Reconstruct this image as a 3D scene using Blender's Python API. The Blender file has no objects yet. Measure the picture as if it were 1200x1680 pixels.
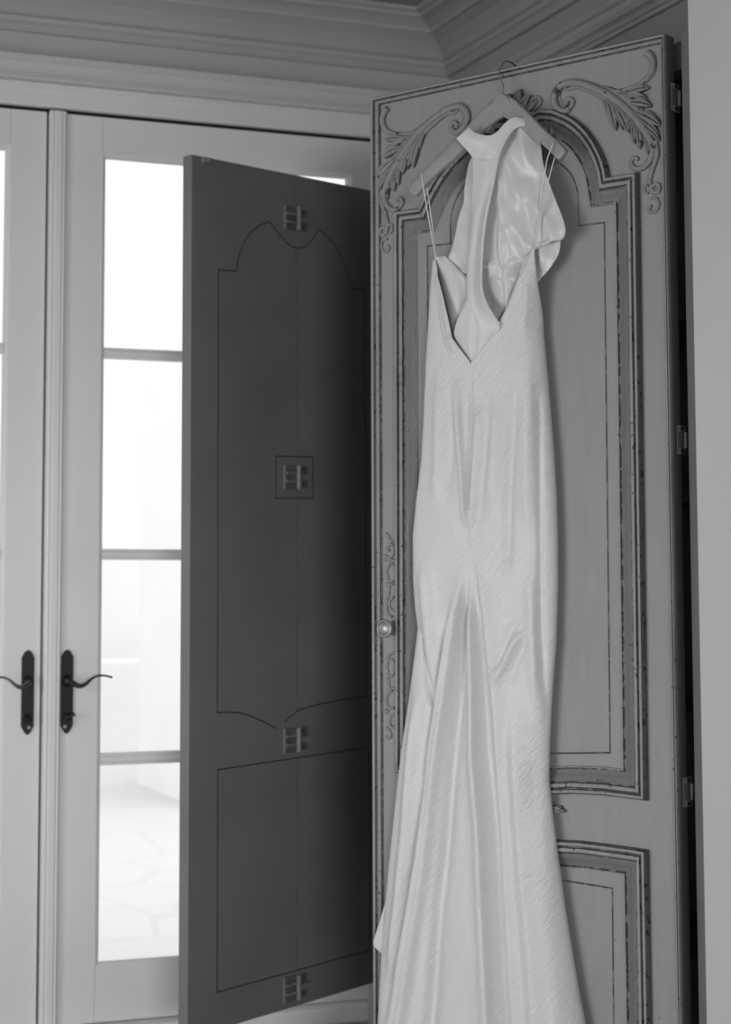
import bpy, bmesh, math, random
from mathutils import Matrix, Vector, noise
random.seed(7)
scene = bpy.context.scene
COL = scene.collection

# ------------------------------------------------------------------ camera
cam_d = bpy.data.cameras.new('camera'); cam = bpy.data.objects.new('camera', cam_d); COL.objects.link(cam)
cam_d.sensor_fit = 'VERTICAL'; cam_d.sensor_height = 36.0; cam_d.sensor_width = 36.0
cam_d.lens = 2861.04 * 36.0 / 1680.0
cam_d.shift_x = 161.9 / 1680.0
cam_d.shift_y = -134.6 / 1680.0
CR = Vector((0.93714, -0.34895, 0.00162)); CU = Vector((-0.03009, -0.07618, 0.99664)); CF = Vector((0.34766, 0.93404, 0.08189))
cam.matrix_world = Matrix(((CR.x, CU.x, -CF.x, 0), (CR.y, CU.y, -CF.y, 0), (CR.z, CU.z, -CF.z, 1.22), (0, 0, 0, 1)))
cam_d.clip_start = 0.05; cam_d.clip_end = 200
cam_d.dof.use_dof = True; cam_d.dof.focus_distance = 3.35; cam_d.dof.aperture_fstop = 4.0
scene.camera = cam

# ------------------------------------------------------------------ sky, daylight, exposure
world = bpy.data.worlds.new('overcast_sky'); scene.world = world; world.use_nodes = True
world.node_tree.nodes['Background'].inputs['Color'].default_value = (1, 1, 1, 1)
world.node_tree.nodes['Background'].inputs['Strength'].default_value = 2.05
scene.view_settings.view_transform = 'Standard'; scene.view_settings.look = 'None'
scene.view_settings.gamma = 1.0; scene.view_settings.use_curve_mapping = False
scene.view_settings.exposure = 0.14
def area_light(name, loc, direction, sx, sy, power):
    l = bpy.data.lights.new(name, 'AREA'); l.shape = 'RECTANGLE'; l.size = sx; l.size_y = sy; l.energy = power
    o = bpy.data.objects.new(name, l); COL.objects.link(o); o.location = loc
    o.rotation_euler = Vector(direction).to_track_quat('-Z', 'Z').to_euler()
    return o
# daylight entering by the tall windows in the left wall and in the wall behind the photographer
area_light('window_daylight', (-3.20, 1.95, 1.40), (1, 0, 0), 3.4, 1.8, 60.0)
area_light('window_daylight', (-.45, -5.50, 1.40), (0, 1, 0), 2.8, 1.6, 400.0)

# ------------------------------------------------------------------ helpers
WM = {}
def link(o, parent, M):
    COL.objects.link(o)
    if parent is not None:
        o.parent = parent; o.matrix_parent_inverse = WM[parent.name].inverted()
    o.matrix_basis = M; WM[o.name] = M.copy()
    return o
def empty(name, M, parent=None):
    o = bpy.data.objects.new(name, None); o.empty_display_size = 0.1
    return link(o, parent, M)
def tag(o, label=None, cat=None, group=None, kind=None):
    if label: o['label'] = label
    if cat: o['category'] = cat
    if group: o['group'] = group
    if kind: o['kind'] = kind
    return o
class MB:
    def __init__(s): s.v = []; s.f = []; s.m = []
    def box(s, x0, x1, y0, y1, z0, z1, mi=0):
        n = len(s.v)
        s.v += [(x0,y0,z0),(x1,y0,z0),(x1,y1,z0),(x0,y1,z0),(x0,y0,z1),(x1,y0,z1),(x1,y1,z1),(x0,y1,z1)]
        for q in ((0,3,2,1),(4,5,6,7),(0,1,5,4),(1,2,6,5),(2,3,7,6),(3,0,4,7)): s.f.append(tuple(n+i for i in q)); s.m.append(mi)
        return s
    def grid(s, rows, closed=False, mi=0, flip=False):
        n = len(s.v); w = len(rows[0])
        for r in rows: s.v += [tuple(p) for p in r]
        for i in range(len(rows)-1):
            for j in range(w if closed else w-1):
                k = (j+1) % w
                q = (n+i*w+j, n+i*w+k, n+(i+1)*w+k, n+(i+1)*w+j)
                s.f.append(q[::-1] if flip else q); s.m.append(mi)
        return s
    def ngon(s, pts, mi=0):
        n = len(s.v); s.v += [tuple(p) for p in pts]; s.f.append(tuple(range(n, n+len(pts)))); s.m.append(mi); return s
    def tube(s, pts, rad, seg=8, mi=0, caps=True, flat=1.0):
        pts = [Vector(p) for p in pts]; N = len(pts)
        if not hasattr(rad, '__len__'): rad = [rad]*N
        rows = []; up = None
        for i, p in enumerate(pts):
            t = (pts[min(i+1,N-1)] - pts[max(i-1,0)])
            t = t.normalized() if t.length > 1e-9 else Vector((0,0,1))
            if up is None:
                a = Vector((0,1,0)) if abs(t.y) < .9 else Vector((1,0,0))
                up = t.cross(a).normalized()
            up = (up - t*up.dot(t)).normalized(); b = t.cross(up)
            rows.append([p + (up*math.cos(2*math.pi*k/seg) + b*math.sin(2*math.pi*k/seg)*flat)*rad[i] for k in range(seg)])
        s.grid(rows, closed=True, mi=mi)
        if caps: s.ngon(rows[0][::-1], mi); s.ngon(rows[-1], mi)
        return s
    def lathe(s, prof, c, ax, seg=24, mi=0):
        ax = Vector(ax).normalized(); a = Vector((0,0,1)) if abs(ax.z) < .9 else Vector((1,0,0))
        e = ax.cross(a).normalized(); g = ax.cross(e); c = Vector(c)
        rows = [[c + ax*h + (e*math.cos(2*math.pi*k/seg) + g*math.sin(2*math.pi*k/seg))*max(r,1e-5) for k in range(seg)] for r, h in prof]
        s.grid(rows, closed=True, mi=mi); return s
    def build(s, name, mats, parent=None, M=None, smooth=False, bevel=0, weld=0, subsurf=0, solid=0):
        me = bpy.data.meshes.new(name); me.from_pydata(s.v, [], s.f)
        if not isinstance(mats, (list, tuple)): mats = [mats]
        for m in mats: me.materials.append(m)
        for p, mi in zip(me.polygons, s.m): p.material_index = mi
        bm = bmesh.new(); bm.from_mesh(me)
        if weld: bmesh.ops.remove_doubles(bm, verts=bm.verts, dist=weld)
        bmesh.ops.recalc_face_normals(bm, faces=bm.faces)
        if smooth:
            for f in bm.faces: f.smooth = True
        bm.to_mesh(me); bm.free()
        o = bpy.data.objects.new(name, me)
        if M is None: M = WM[parent.name] if parent is not None else Matrix.Identity(4)
        link(o, parent, M)
        if bevel:
            b = o.modifiers.new('bevel', 'BEVEL'); b.width = bevel; b.segments = 2; b.limit_method = 'ANGLE'; b.angle_limit = math.radians(40)
        if subsurf:
            m_ = o.modifiers.new('sub', 'SUBSURF'); m_.levels = subsurf; m_.render_levels = subsurf
        if solid:
            m_ = o.modifiers.new('solid', 'SOLIDIFY'); m_.thickness = solid; m_.offset = 0
        return o
def frame(ex, ey, org):
    ex = Vector(ex); ey = Vector(ey); ez = Vector((0,0,1)); o = Vector(org)
    return Matrix(((ex.x,ey.x,ez.x,o.x),(ex.y,ey.y,ez.y,o.y),(ex.z,ey.z,ez.z,o.z),(0,0,0,1)))
def offset_path(path, d, closed=True):
    """offset a 2D polyline to its left by d with mitred corners"""
    n = len(path); out = []
    for i in range(n):
        a = path[i-1] if (closed or i > 0) else None
        b = path[(i+1) % n] if (closed or i < n-1) else None
        p = Vector(path[i])
        ns = []
        if a is not None:
            t = (p - Vector(a)).normalized(); ns.append(Vector((-t.y, t.x)))
        if b is not None:
            t = (Vector(b) - p).normalized(); ns.append(Vector((-t.y, t.x)))
        if len(ns) == 2:
            m = ns[0] + ns[1]; m = m.normalized() if m.length > 1e-6 else ns[0]
            k = max(m.dot(ns[0]), 0.35); out.append(p + m*(d/k))
        else: out.append(p + ns[0]*d)
    return out
def sweep_flat(mb, path, prof, mats=None, closed=True):
    """moulding lying on a flat face (local y = -height): prof = [(inset, height)]"""
    rings = [[(q.x, -h, q.y) for q in offset_path(path, d, closed)] for d, h in prof]
    for i in range(len(rings)-1):
        mb.grid([rings[i], rings[i+1]], closed=closed, mi=(mats[i] if mats else 0))
def extrude_prof(mb, prof, x0, x1):
    """profile of (out, z) extruded along local x"""
    mb.grid([[(x0, -o, z) for o, z in prof], [(x1, -o, z) for o, z in prof]])
def lerp(a, b, t): return a + (b-a)*t
def catmull(pts, n=8):
    P = [Vector(p) for p in pts]; out = []
    for i in range(len(P)-1):
        p0 = P[max(i-1,0)]; p1 = P[i]; p2 = P[i+1]; p3 = P[min(i+2,len(P)-1)]
        for k in range(n):
            t = k/n
            out.append(0.5*((2*p1) + (p2-p0)*t + (2*p0-5*p1+4*p2-p3)*t*t + (3*p1-p0-3*p2+p3)*t**3))
    out.append(P[-1]); return out
def interp(tab, x):
    """piecewise-linear lookup in [(x, y)] sorted ascending by x"""
    if x <= tab[0][0]: return tab[0][1]
    for (a, b), (c, d) in zip(tab, tab[1:]):
        if x <= c: return lerp(b, d, (x-a)/(c-a) if c > a else 0)
    return tab[-1][1]

# ------------------------------------------------------------------ materials
def new_mat(name):
    m = bpy.data.materials.new(name); m.use_nodes = True
    return m, m.node_tree.nodes, m.node_tree.links, m.node_tree.nodes['Principled BSDF']
def grey(v): return (v, v, v, 1)
def paint(name, val, rough=.5, var=.06, scale=6.0, bump=.02, bscale=60, spec=.4):
    m, N, L, B = new_mat(name)
    tc = N.new('ShaderNodeTexCoord'); nz = N.new('ShaderNodeTexNoise'); nz.inputs['Scale'].default_value = scale; nz.inputs['Detail'].default_value = 4
    L.new(tc.outputs['Object'], nz.inputs['Vector'])
    cr = N.new('ShaderNodeValToRGB'); cr.color_ramp.elements[0].color = grey(val*(1-var)); cr.color_ramp.elements[1].color = grey(val*(1+var))
    cr.color_ramp.elements[0].position = .3; cr.color_ramp.elements[1].position = .7
    L.new(nz.outputs['Fac'], cr.inputs['Fac']); L.new(cr.outputs['Color'], B.inputs['Base Color'])
    B.inputs['Roughness'].default_value = rough; B.inputs['Specular IOR Level'].default_value = spec
    if bump:
        n2 = N.new('ShaderNodeTexNoise'); n2.inputs['Scale'].default_value = bscale; n2.inputs['Detail'].default_value = 3
        L.new(tc.outputs['Object'], n2.inputs['Vector'])
        bp = N.new('ShaderNodeBump'); bp.inputs['Strength'].default_value = bump*5; bp.inputs['Distance'].default_value = .002
        L.new(n2.outputs['Fac'], bp.inputs['Height']); L.new(bp.outputs['Normal'], B.inputs['Normal'])
    return m
def antique(name, val, chip=.60, dark=.03, streak=.10, rough=.55, stretch=(1,1,.12), cscale=70):
    """brushed, worn paint: streaky brush marks and small dark chips"""
    m, N, L, B = new_mat(name)
    tc = N.new('ShaderNodeTexCoord')
    mp = N.new('ShaderNodeMapping'); mp.inputs['Scale'].default_value = stretch; L.new(tc.outputs['Object'], mp.inputs['Vector'])
    n1 = N.new('ShaderNodeTexNoise'); n1.inputs['Scale'].default_value = 60; n1.inputs['Detail'].default_value = 5; L.new(mp.outputs['Vector'], n1.inputs['Vector'])
    n0 = N.new('ShaderNodeTexNoise'); n0.inputs['Scale'].default_value = 5; n0.inputs['Detail'].default_value = 3; L.new(tc.outputs['Object'], n0.inputs['Vector'])
    ad = N.new('ShaderNodeMath'); ad.operation = 'MULTIPLY_ADD'; ad.inputs[1].default_value = .55; L.new(n1.outputs['Fac'], ad.inputs[0])
    hf = N.new('ShaderNodeMath'); hf.operation = 'MULTIPLY'; hf.inputs[1].default_value = .45; L.new(n0.outputs['Fac'], hf.inputs[0]); L.new(hf.outputs[0], ad.inputs[2])
    cr = N.new('ShaderNodeValToRGB'); cr.color_ramp.elements[0].position = .3; cr.color_ramp.elements[1].position = .7
    cr.color_ramp.elements[0].color = grey(val*(1-streak)); cr.color_ramp.elements[1].color = grey(val*(1+streak)); L.new(ad.outputs[0], cr.inputs['Fac'])
    n2 = N.new('ShaderNodeTexNoise'); n2.inputs['Scale'].default_value = cscale; n2.inputs['Detail'].default_value = 6; n2.inputs['Roughness'].default_value = .6; L.new(tc.outputs['Object'], n2.inputs['Vector'])
    c2 = N.new('ShaderNodeValToRGB'); c2.color_ramp.elements[0].position = chip; c2.color_ramp.elements[1].position = chip+.03; L.new(n2.outputs['Fac'], c2.inputs['Fac'])
    mx = N.new('ShaderNodeMixRGB'); L.new(c2.outputs['Color'], mx.inputs['Fac']); L.new(cr.outputs['Color'], mx.inputs['Color1']); mx.inputs['Color2'].default_value = grey(dark)
    L.new(mx.outputs['Color'], B.inputs['Base Color']); B.inputs['Roughness'].default_value = rough; B.inputs['Specular IOR Level'].default_value = .35
    bp = N.new('ShaderNodeBump'); bp.inputs['Strength'].default_value = .12; bp.inputs['Distance'].default_value = .002
    L.new(n1.outputs['Fac'], bp.inputs['Height']); L.new(bp.outputs['Normal'], B.inputs['Normal'])
    return m
def metal(name, val, rough=.35, metallic=1.0):
    m, N, L, B = new_mat(name)
    tc = N.new('ShaderNodeTexCoord'); nz = N.new('ShaderNodeTexNoise'); nz.inputs['Scale'].default_value = 90; L.new(tc.outputs['Object'], nz.inputs['Vector'])
    cr = N.new('ShaderNodeValToRGB'); cr.color_ramp.elements[0].color = grey(val*.75); cr.color_ramp.elements[1].color = grey(val*1.2)
    L.new(nz.outputs['Fac'], cr.inputs['Fac']); L.new(cr.outputs['Color'], B.inputs['Base Color'])
    B.inputs['Metallic'].default_value = metallic; B.inputs['Roughness'].default_value = rough
    return m
def satin(name, val, rough, bump, spec=.5, sheen=.2, stretch=(1,1,1), rot=0.0, scale=160):
    m, N, L, B = new_mat(name)
    tc = N.new('ShaderNodeTexCoord'); mp = N.new('ShaderNodeMapping'); mp.vector_type = 'TEXTURE'
    mp.inputs['Rotation'].default_value = (0, rot, 0); mp.inputs['Scale'].default_value = stretch
    L.new(tc.outputs['Object'], mp.inputs['Vector'])
    nz = N.new('ShaderNodeTexNoise'); nz.inputs['Scale'].default_value = scale; nz.inputs['Detail'].default_value = 3; nz.inputs['Distortion'].default_value = .4
    L.new(mp.outputs['Vector'], nz.inputs['Vector'])
    n0 = N.new('ShaderNodeTexNoise'); n0.inputs['Scale'].default_value = 4; n0.inputs['Detail'].default_value = 2; L.new(tc.outputs['Object'], n0.inputs['Vector'])
    ml = N.new('ShaderNodeMath'); ml.operation = 'MULTIPLY'; L.new(nz.outputs['Fac'], ml.inputs[0]); L.new(n0.outputs['Fac'], ml.inputs[1])
    bp = N.new('ShaderNodeBump'); bp.inputs['Strength'].default_value = bump; bp.inputs['Distance'].default_value = .005
    L.new(ml.outputs[0], bp.inputs['Height']); L.new(bp.outputs['Normal'], B.inputs['Normal'])
    B.inputs['Base Color'].default_value = grey(val); B.inputs['Roughness'].default_value = rough
    B.inputs['Specular IOR Level'].default_value = spec; B.inputs['Sheen Weight'].default_value = sheen
    return m
def glass_mat():
    m = bpy.data.materials.new('window_glass'); m.use_nodes = True; N = m.node_tree.nodes; L = m.node_tree.links
    N.remove(N['Principled BSDF']); out = N['Material Output']
    t = N.new('ShaderNodeBsdfTransparent'); t.inputs['Color'].default_value = grey(.97)
    g = N.new('ShaderNodeBsdfGlossy'); g.inputs['Roughness'].default_value = .02
    fr = N.new('ShaderNodeFresnel'); fr.inputs['IOR'].default_value = 1.3
    mx = N.new('ShaderNodeMixShader'); L.new(fr.outputs[0], mx.inputs[0]); L.new(t.outputs[0], mx.inputs[1]); L.new(g.outputs[0], mx.inputs[2]); L.new(mx.outputs[0], out.inputs['Surface'])
    return m
def paving():
    m, N, L, B = new_mat('pale_paving')
    tc = N.new('ShaderNodeTexCoord'); v = N.new('ShaderNodeTexVoronoi'); v.feature = 'DISTANCE_TO_EDGE'; v.inputs['Scale'].default_value = 1.6; L.new(tc.outputs['Object'], v.inputs['Vector'])
    cr = N.new('ShaderNodeValToRGB'); cr.color_ramp.elements[0].position = 0; cr.color_ramp.elements[1].position = .03
    cr.color_ramp.elements[0].color = grey(.47); cr.color_ramp.elements[1].color = grey(.52)
    L.new(v.outputs['Distance'], cr.inputs['Fac']); L.new(cr.outputs['Color'], B.inputs['Base Color']); B.inputs['Roughness'].default_value = .9
    return m
M_white = paint('white_door_paint', .84, .38, .03, 3, .01)
M_trim = paint('trim_paint', .50, .45, .03, 3, .01)
M_wall = paint('plaster_wall_paint', .55, .75, .03, 2, .03, 180)
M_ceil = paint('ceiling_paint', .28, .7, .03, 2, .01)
M_arch = paint('architrave_paint', .66, .45, .03, 3, .01)
M_rtrim_shade = paint('shaded_recess_trim', .33, .4, .03, 3, .01)  # right-wall run of the trims, corner shade put into the colour
M_niche_shade = paint('shaded_recess_wall', .32, .75, .03, 2, .02, 180)  # wall above the armoire, its shade painted in as a darker grey
M_floor = paint('floor_boards', .38, .4, .15, 3, .02)
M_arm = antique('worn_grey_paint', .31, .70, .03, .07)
M_armx = antique('worn_grey_paint_crosswise', .31, .70, .03, .07, stretch=(.12,1,1))
M_edge = antique('chipped_edge_paint', .31, .62, .05, .2, cscale=120)
M_glaze = antique('dark_glaze_paint', .10, .58, .02, .35, cscale=60)
M_post = antique('post_paint', .21, .72, .05, .1)
M_cove = antique('glazed_cove_paint', .19, .66, .05, .12)
M_crack = antique('dark_chipped_line', .07, .52, .22, .4, cscale=55)
M_carve = antique('carved_grey_paint', .27, .62, .06, .16, stretch=(1,1,1), cscale=45)
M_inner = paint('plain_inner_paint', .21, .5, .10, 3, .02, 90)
M_innerline = paint('inner_groove_line', .05, .6, .2, 8, 0)
M_seam = paint('inner_seam_line', .14, .6, .2, 8, 0)
M_hplate = paint('inner_hinge_plate', .13, .5, .2, 30, 0)
M_dark = paint('armoire_interior', .05, .7, .2, 5, 0)
M_gap_shade = paint('dark_gap_shade', .03, .8, .1, 20, 0)  # near-black, shadow of the door gaps put into the colour
M_bronze = metal('black_bronze', .03, .42, .6)
M_lever = metal('worn_bronze_lever', .18, .3, .9)
M_hinge = metal('aged_hinge_metal', .45, .5, .35)
M_innerhinge = paint('painted_hinge', .22, .45, .1, 30, 0)
M_steel = metal('polished_steel', .8, .2, 1.0)
M_knob = metal('pewter_knob', .42, .42, .7)
M_wood = paint('hanger_wood', .34, .45, .12, 14, .02)
M_satin = satin('crinkled_satin', .71, .40, 1.0, .45, .2, (1,3,4.5), math.radians(40), 170)
M_shiny = satin('smooth_satin', .68, .33, .18, .6, .2, (1,1,3), 0.0, 60)
M_strap = satin('strap_satin', .70, .4, .05, .5, .2)
M_glass = glass_mat()
M_pave = paving()
M_ext = paint('pale_render', .70, .9, .02, 2, 0)  # even pale render of the garden walls

# ------------------------------------------------------------------ room shell
DL = -0.010047
EB = (math.cos(DL), math.sin(DL), 0); NB = (-math.sin(DL), math.cos(DL), 0)     # along the back wall / away from the room
MBK = frame(EB, NB, (1.5, 4.5227, 0))
XR = 2.25; XL = -1.6; YF = -2.4; ZC = 2.80
def single(name, mb, mat, kind='structure', M=None, **k):
    return tag(mb.build(name, mat, None, M, **k), kind=kind)
single('floor', MB().box(XL-.15, XR+.15, YF-.15, 4.75, -.06, 0), M_floor)
single('ceiling', MB().box(XL-.15, XR+.15, YF-.15, 4.75, ZC, ZC+.08), M_ceil)
LB0, LB1, CB = -1.371, .535, -.418     # outer edges and meeting line of the french doors (along the back wall)
b = MB(); b.box(-3.25, LB0-.03, .0, .16, 0, ZC); b.box(LB1+.03, 1.0, .0, .16, 0, ZC); b.box(LB0-.03, LB1+.03, .0, .16, 2.50, ZC)
b.box(LB0-.03, LB0-.004, .05, .16, 0, 2.5); b.box(LB1+.004, LB1+.03, .05, .16, 0, 2.5)
single('wall_back', b, M_wall, M=MBK)
single('trim_6', MB().box(LB0-.03, LB1+.03, .022, .16, 2.4585, 2.50), M_gap_shade, M=MBK)    # head jamb over the doors, gap shadow put into its colour
single('wall_right', MB().box(XR, XR+.12, 2.4, 4.7, 0, ZC), M_niche_shade)
single('wall_right_near', MB().box(1.80, XR+.12, YF, 2.643, 0, ZC), M_wall, bevel=.004)
b = MB(); b.box(XL-.15, -1.00, YF-.12, YF, 0, ZC); b.box(0.40, XR+.15, YF-.12, YF, 0, ZC); b.box(-1.00, .40, YF-.12, YF, 0, .7); b.box(-1.00, .40, YF-.12, YF, 1.75, ZC)
single('wall_front', b, M_wall)
b = MB(); b.box(-1.00, -.95, YF-.08, YF-.03, .7, 1.75); b.box(.35, .40, YF-.08, YF-.03, .7, 1.75); b.box(-1.00, .40, YF-.08, YF-.03, .7, .74); b.box(-1.00, .40, YF-.08, YF-.03, 1.71, 1.75)
single('window_2', b, M_white)
b = MB(); W0, W1, Z0, Z1 = .80, 3.10, .15, 2.05
b.box(XL-.12, XL, YF, W0, 0, ZC); b.box(XL-.12, XL, W1, 4.7, 0, ZC); b.box(XL-.12, XL, W0, W1, 0, Z0); b.box(XL-.12, XL, W0, W1, Z1, ZC)
single('wall_left', b, M_wall)
b = MB(); b.box(XL-.08, XL-.03, W0, W0+.05, Z0, Z1); b.box(XL-.08, XL-.03, W1-.05, W1, Z0, Z1); b.box(XL-.08, XL-.03, W0, W1, Z0, Z0+.05); b.box(XL-.08, XL-.03, W0, W1, Z1-.05, Z1); b.box(XL-.08, XL-.03, 1.93, 1.97, Z0, Z1)
single('window_1', b, M_white)

# entablature round the room: architrave moulding, frieze, crown
ARCH = [(0,2.525),(.012,2.525),(.014,2.533),(.020,2.536),(.020,2.545),(.016,2.552),(.026,2.556),(.034,2.566),(.038,2.578),(.046,2.583),(.046,2.597),(0,2.597)]
CROWN = [(0,2.668),(.016,2.668),(.024,2.676),(.024,2.684),(.034,2.690),(.036,2.702),(.030,2.708),(.038,2.712),(.052,2.728),(.075,2.745),(.105,2.757),(.118,2.759),(.118,2.767),(.130,2.772),(.15,2.778),(.178,2.78),(.178,2.788),(.20,2.79),(.20,2.80)]
def mould_room(name, prof, mat):
    b = MB()
    rows = []
    # back wall run to the right-hand corner, then along the right wall towards the photographer (mitred)
    for (s, e) in (('L', 0), ('C', 0), ('R', 0)):
        r = []
        for o_, z in prof:
            if s == 'L': p = Vector((1.5,4.5227,0)) + Vector(EB)*(-3.09) - Vector(NB)*o_
            elif s == 'C':
                x = XR - o_; p = Vector((1.5,4.5227,0)) + Vector(EB)*((x-1.5)/EB[0]) - Vector(NB)*o_; p.x = x
            else: p = Vector((XR - o_, 2.5, 0))
            r.append((p.x, p.y, z))
        rows.append(r)
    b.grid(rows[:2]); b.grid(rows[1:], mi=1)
    return single(name, b, [mat, M_rtrim_shade])
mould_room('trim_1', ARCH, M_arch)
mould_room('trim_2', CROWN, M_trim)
b = MB(); extrude_prof(b, [(0,2.466),(.020,2.466),(.022,2.470),(.022,2.505),(.027,2.509),(.027,2.527),(0,2.527)], LB0-.12, .745)
single('trim_3', b, M_white, M=MBK)                                        # flat casing over the french doors
single('trim_4', MB().box(LB0-.10, .745, -.045, .16, 0, .046), M_white, M=MBK, bevel=.006)   # threshold
single('baseboard_right', MB().box(1.785, 1.80, YF, 2.640, 0, .12), M_trim)

# ------------------------------------------------------------------ french doors
ROWS = [(.205,.712),(.744,1.255),(1.284,1.798),(1.827,2.345)]
def french_door(name, x0, x1, gx0, gx1, lock_right, lab_handle):
    R = tag(empty(name, MBK @ Matrix.Translation((x0, 0, 0))), kind='structure')
    def part(n, mb, mat=M_white, par=None, **k): return mb.build(n, mat, par or R, MBK, **k)
    T = .045; zb, zt = .050, 2.457
    part('stile', MB().box(x0, gx0-.012, 0, T, zb, zt), bevel=.0015)
    part('stile', MB().box(gx1+.012, x1, 0, T, zb, zt), bevel=.0015)
    part('rail', MB().box(gx0-.0115, gx1+.0115, 0.0004, T, 2.357, zt), bevel=.0015)
    part('rail', MB().box(gx0-.0115, gx1+.0115, 0.0004, T, zb, .190), bevel=.0015)
    # ovolo glazing bead round the glass
    b = MB(); sweep_flat(b, [(gx0-.012,.190),(gx1+.012,.190),(gx1+.012,2.357),(gx0-.012,2.357)], [(0,0),(.0015,-.002),(.004,-.003),(.008,-.005),(.012,-.011),(.012,-.020)])
    part('glazing_bead', b)
    for (a, c) in zip(ROWS, ROWS[1:]):
        m = (a[1]+c[0])/2; h = (c[0]-a[1])/2
        b = MB(); pr = [(.006,-h),(.004,-h*.6),(.001,-h*.35),(.001,h*.35),(.004,h*.6),(.006,h)]
        b.grid([[(gx0-.002, .004-.004+d+.002, m+z) for d, z in pr], [(gx1+.002, d+.002, m+z) for d, z in pr]])
        b.box(gx0-.002, gx1+.002, .008, .03, m-h, m+h)
        part('muntin', b)
    for (a, c) in ROWS:
        part('pane', MB().box(gx0-.004, gx1+.004, .022, .026, a-.006, c+.006), M_glass)
    # lever handle on a long black back plate
    hx = CB-.064 if lock_right else x0+.0645
    hs = -1 if lock_right else 1
    z0, z1 = .799, 1.019; w = .0165
    out = [(hx-w, z0+.022),(hx-w*.55, z0+.009),(hx-w*.25, z0+.002),(hx, z0),(hx+w*.25, z0+.002),(hx+w*.55, z0+.009),(hx+w, z0+.022),
           (hx+w, z1-.020),(hx+w*.75, z1-.012),(hx+w*.5, z1-.005),(hx, z1),(hx-w*.5, z1-.005),(hx-w*.75, z1-.012),(hx-w, z1-.020)]
    b = MB(); b.ngon([(x,-.007,z) for x,z in out]); b.grid([[(x,-.007,z) for x,z in out],[(x,.001,z) for x,z in out]], closed=True)
    hd = b.build('handle', M_bronze, R, MBK, bevel=.0015)
    zl = .937
    b = MB(); b.lathe([(.0001,-.030),(.010,-.030),(.0125,-.024),(.0125,-.014),(.016,-.010),(.016,-.006)], (hx,0,zl), (0,1,0), 20)
    b.build('rose', M_bronze, hd, MBK, smooth=True)
    pts = [(hx+hs*.002,-.032,zl-.001),(hx+hs*.010,-.040,zl-.006),(hx+hs*.024,-.046,zl-.012),(hx+hs*.040,-.048,zl-.007),(hx+hs*.055,-.048,zl+.006),(hx+hs*.072,-.048,zl+.014),(hx+hs*.092,-.047,zl+.014),(hx+hs*.112,-.045,zl+.009)]
    pp = catmull(pts, 5); n = len(pp)
    b = MB(); b.tube(pp, [lerp(.0085,.0028,min(1,1.6*i/n)) for i in range(n)], 10); b.build('lever', M_bronze if not lock_right else M_lever, hd, MBK, smooth=True)
    zt_ = .843
    b = MB(); b.lathe([(.0001,-.020),(.008,-.020),(.010,-.014),(.011,-.006)], (hx,0,zt_), (0,1,0), 16)
    b.tube([(hx-hs*.010,-.024,zt_-.006),(hx,-.026,zt_),(hx+hs*.016,-.028,zt_+.010)], [.003,.004,.0055], 8)
    b.build('thumb_turn', M_bronze, hd, MBK, smooth=True)
    b = MB(); b.lathe([(.0001,-.0105),(.0035,-.0102),(.005,-.0075),(.005,-.006)], (hx-hs*.004,0,.818), (0,1,0), 12); b.build('screw', M_hinge, hd, MBK, smooth=True)
    return R
fl = french_door('door_1', LB0, -.4485, LB0+.105, -.558, True, '')
fd = french_door('door_2', CB-.024, LB1, -.282, .4256, False, '')
MB().box(-.4484, -.4425, .024, .044, .05, 2.457).build('rebate', M_gap_shade, fl, MBK)  # lip behind the astragal gap, coloured dark to carry the gap's shadow
b = MB(); pr = [(0,-.4425),(.010,-.4425),(.016,-.441),(.018,-.434),(.014,-.430),(.018,-.426),(.018,-.410),(.014,-.406),(.016,-.402),(.010,-.396),(0,-.393)]
b.grid([[(x,-o_,.05) for o_,x in pr],[(x,-o_,2.459) for o_,x in pr]]); b.ngon([(x,-o_,2.459) for o_,x in pr])
b.build('astragal', M_white, fd, MBK)

# ------------------------------------------------------------------ terrace outside
o = single('terrace', MB().box(-9, 11, 4.72, 22, -.10, -.02), M_pave)
b = MB(); b.box(-9, 11, 11.5, 11.8, -.02, .62); single('trim_5', b, M_ext)
single('wall_garden_far', MB().box(-9, 11, 13.5, 13.8, -.02, 7), M_ext)
single('wall_garden_near', MB().box(2.93, 3.7, 8.9, 10.05, -.02, 7), M_ext)

# ------------------------------------------------------------------ armoire
Q1 = (1.52880, 3.44954); P1 = (1.87402, 2.82273); E1 = (0.48242, -0.87594); N1 = (-0.87594, -0.48242)
Q2 = (1.28327, 3.97498); E2 = (0.90935, 0.41603); N2 = (0.41603, -0.90935)
DW, DH, DT = .7156, 2.1, .032; DZ = .161; K2 = 0.02535
MD1 = frame((E1[0],E1[1],0), (-N1[0],-N1[1],0), (Q1[0],Q1[1],DZ))
MD2 = frame((E2[0],E2[1],0), (-N2[0],-N2[1],0), (Q2[0],Q2[1],DZ-K2))
ARM = tag(empty('armoire', Matrix.Translation((2.05, 3.54, 0))), 'tall worn grey painted armoire with carved arched doors standing open', 'armoire')
I4 = Matrix.Identity(4)
def ap(n, mb, mat, par=None, M=I4, **k): return mb.build(n, mat, par or ARM, M, **k)
AX, AY0, AY1, AZ = 1.903, 2.700, 4.400, 2.262
b = MB(); b.grid([[(AX,AY0,0),(AX,2.8060,0),(AX+.004,2.8085,0),(AX+.004,2.8215,0),(AX+.05,2.8215,0),(AX+.05,AY0,0)],[(AX,AY0,AZ),(AX,2.8060,AZ),(AX+.004,2.8085,AZ),(AX+.004,2.8215,AZ),(AX+.05,2.8215,AZ),(AX+.05,AY0,AZ)]], closed=True)
ap('post', b, M_post)
ap('post', MB().box(AX+.03, AX+.08, 4.300, AY1, 0, AZ), M_arm, bevel=.003)
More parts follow.
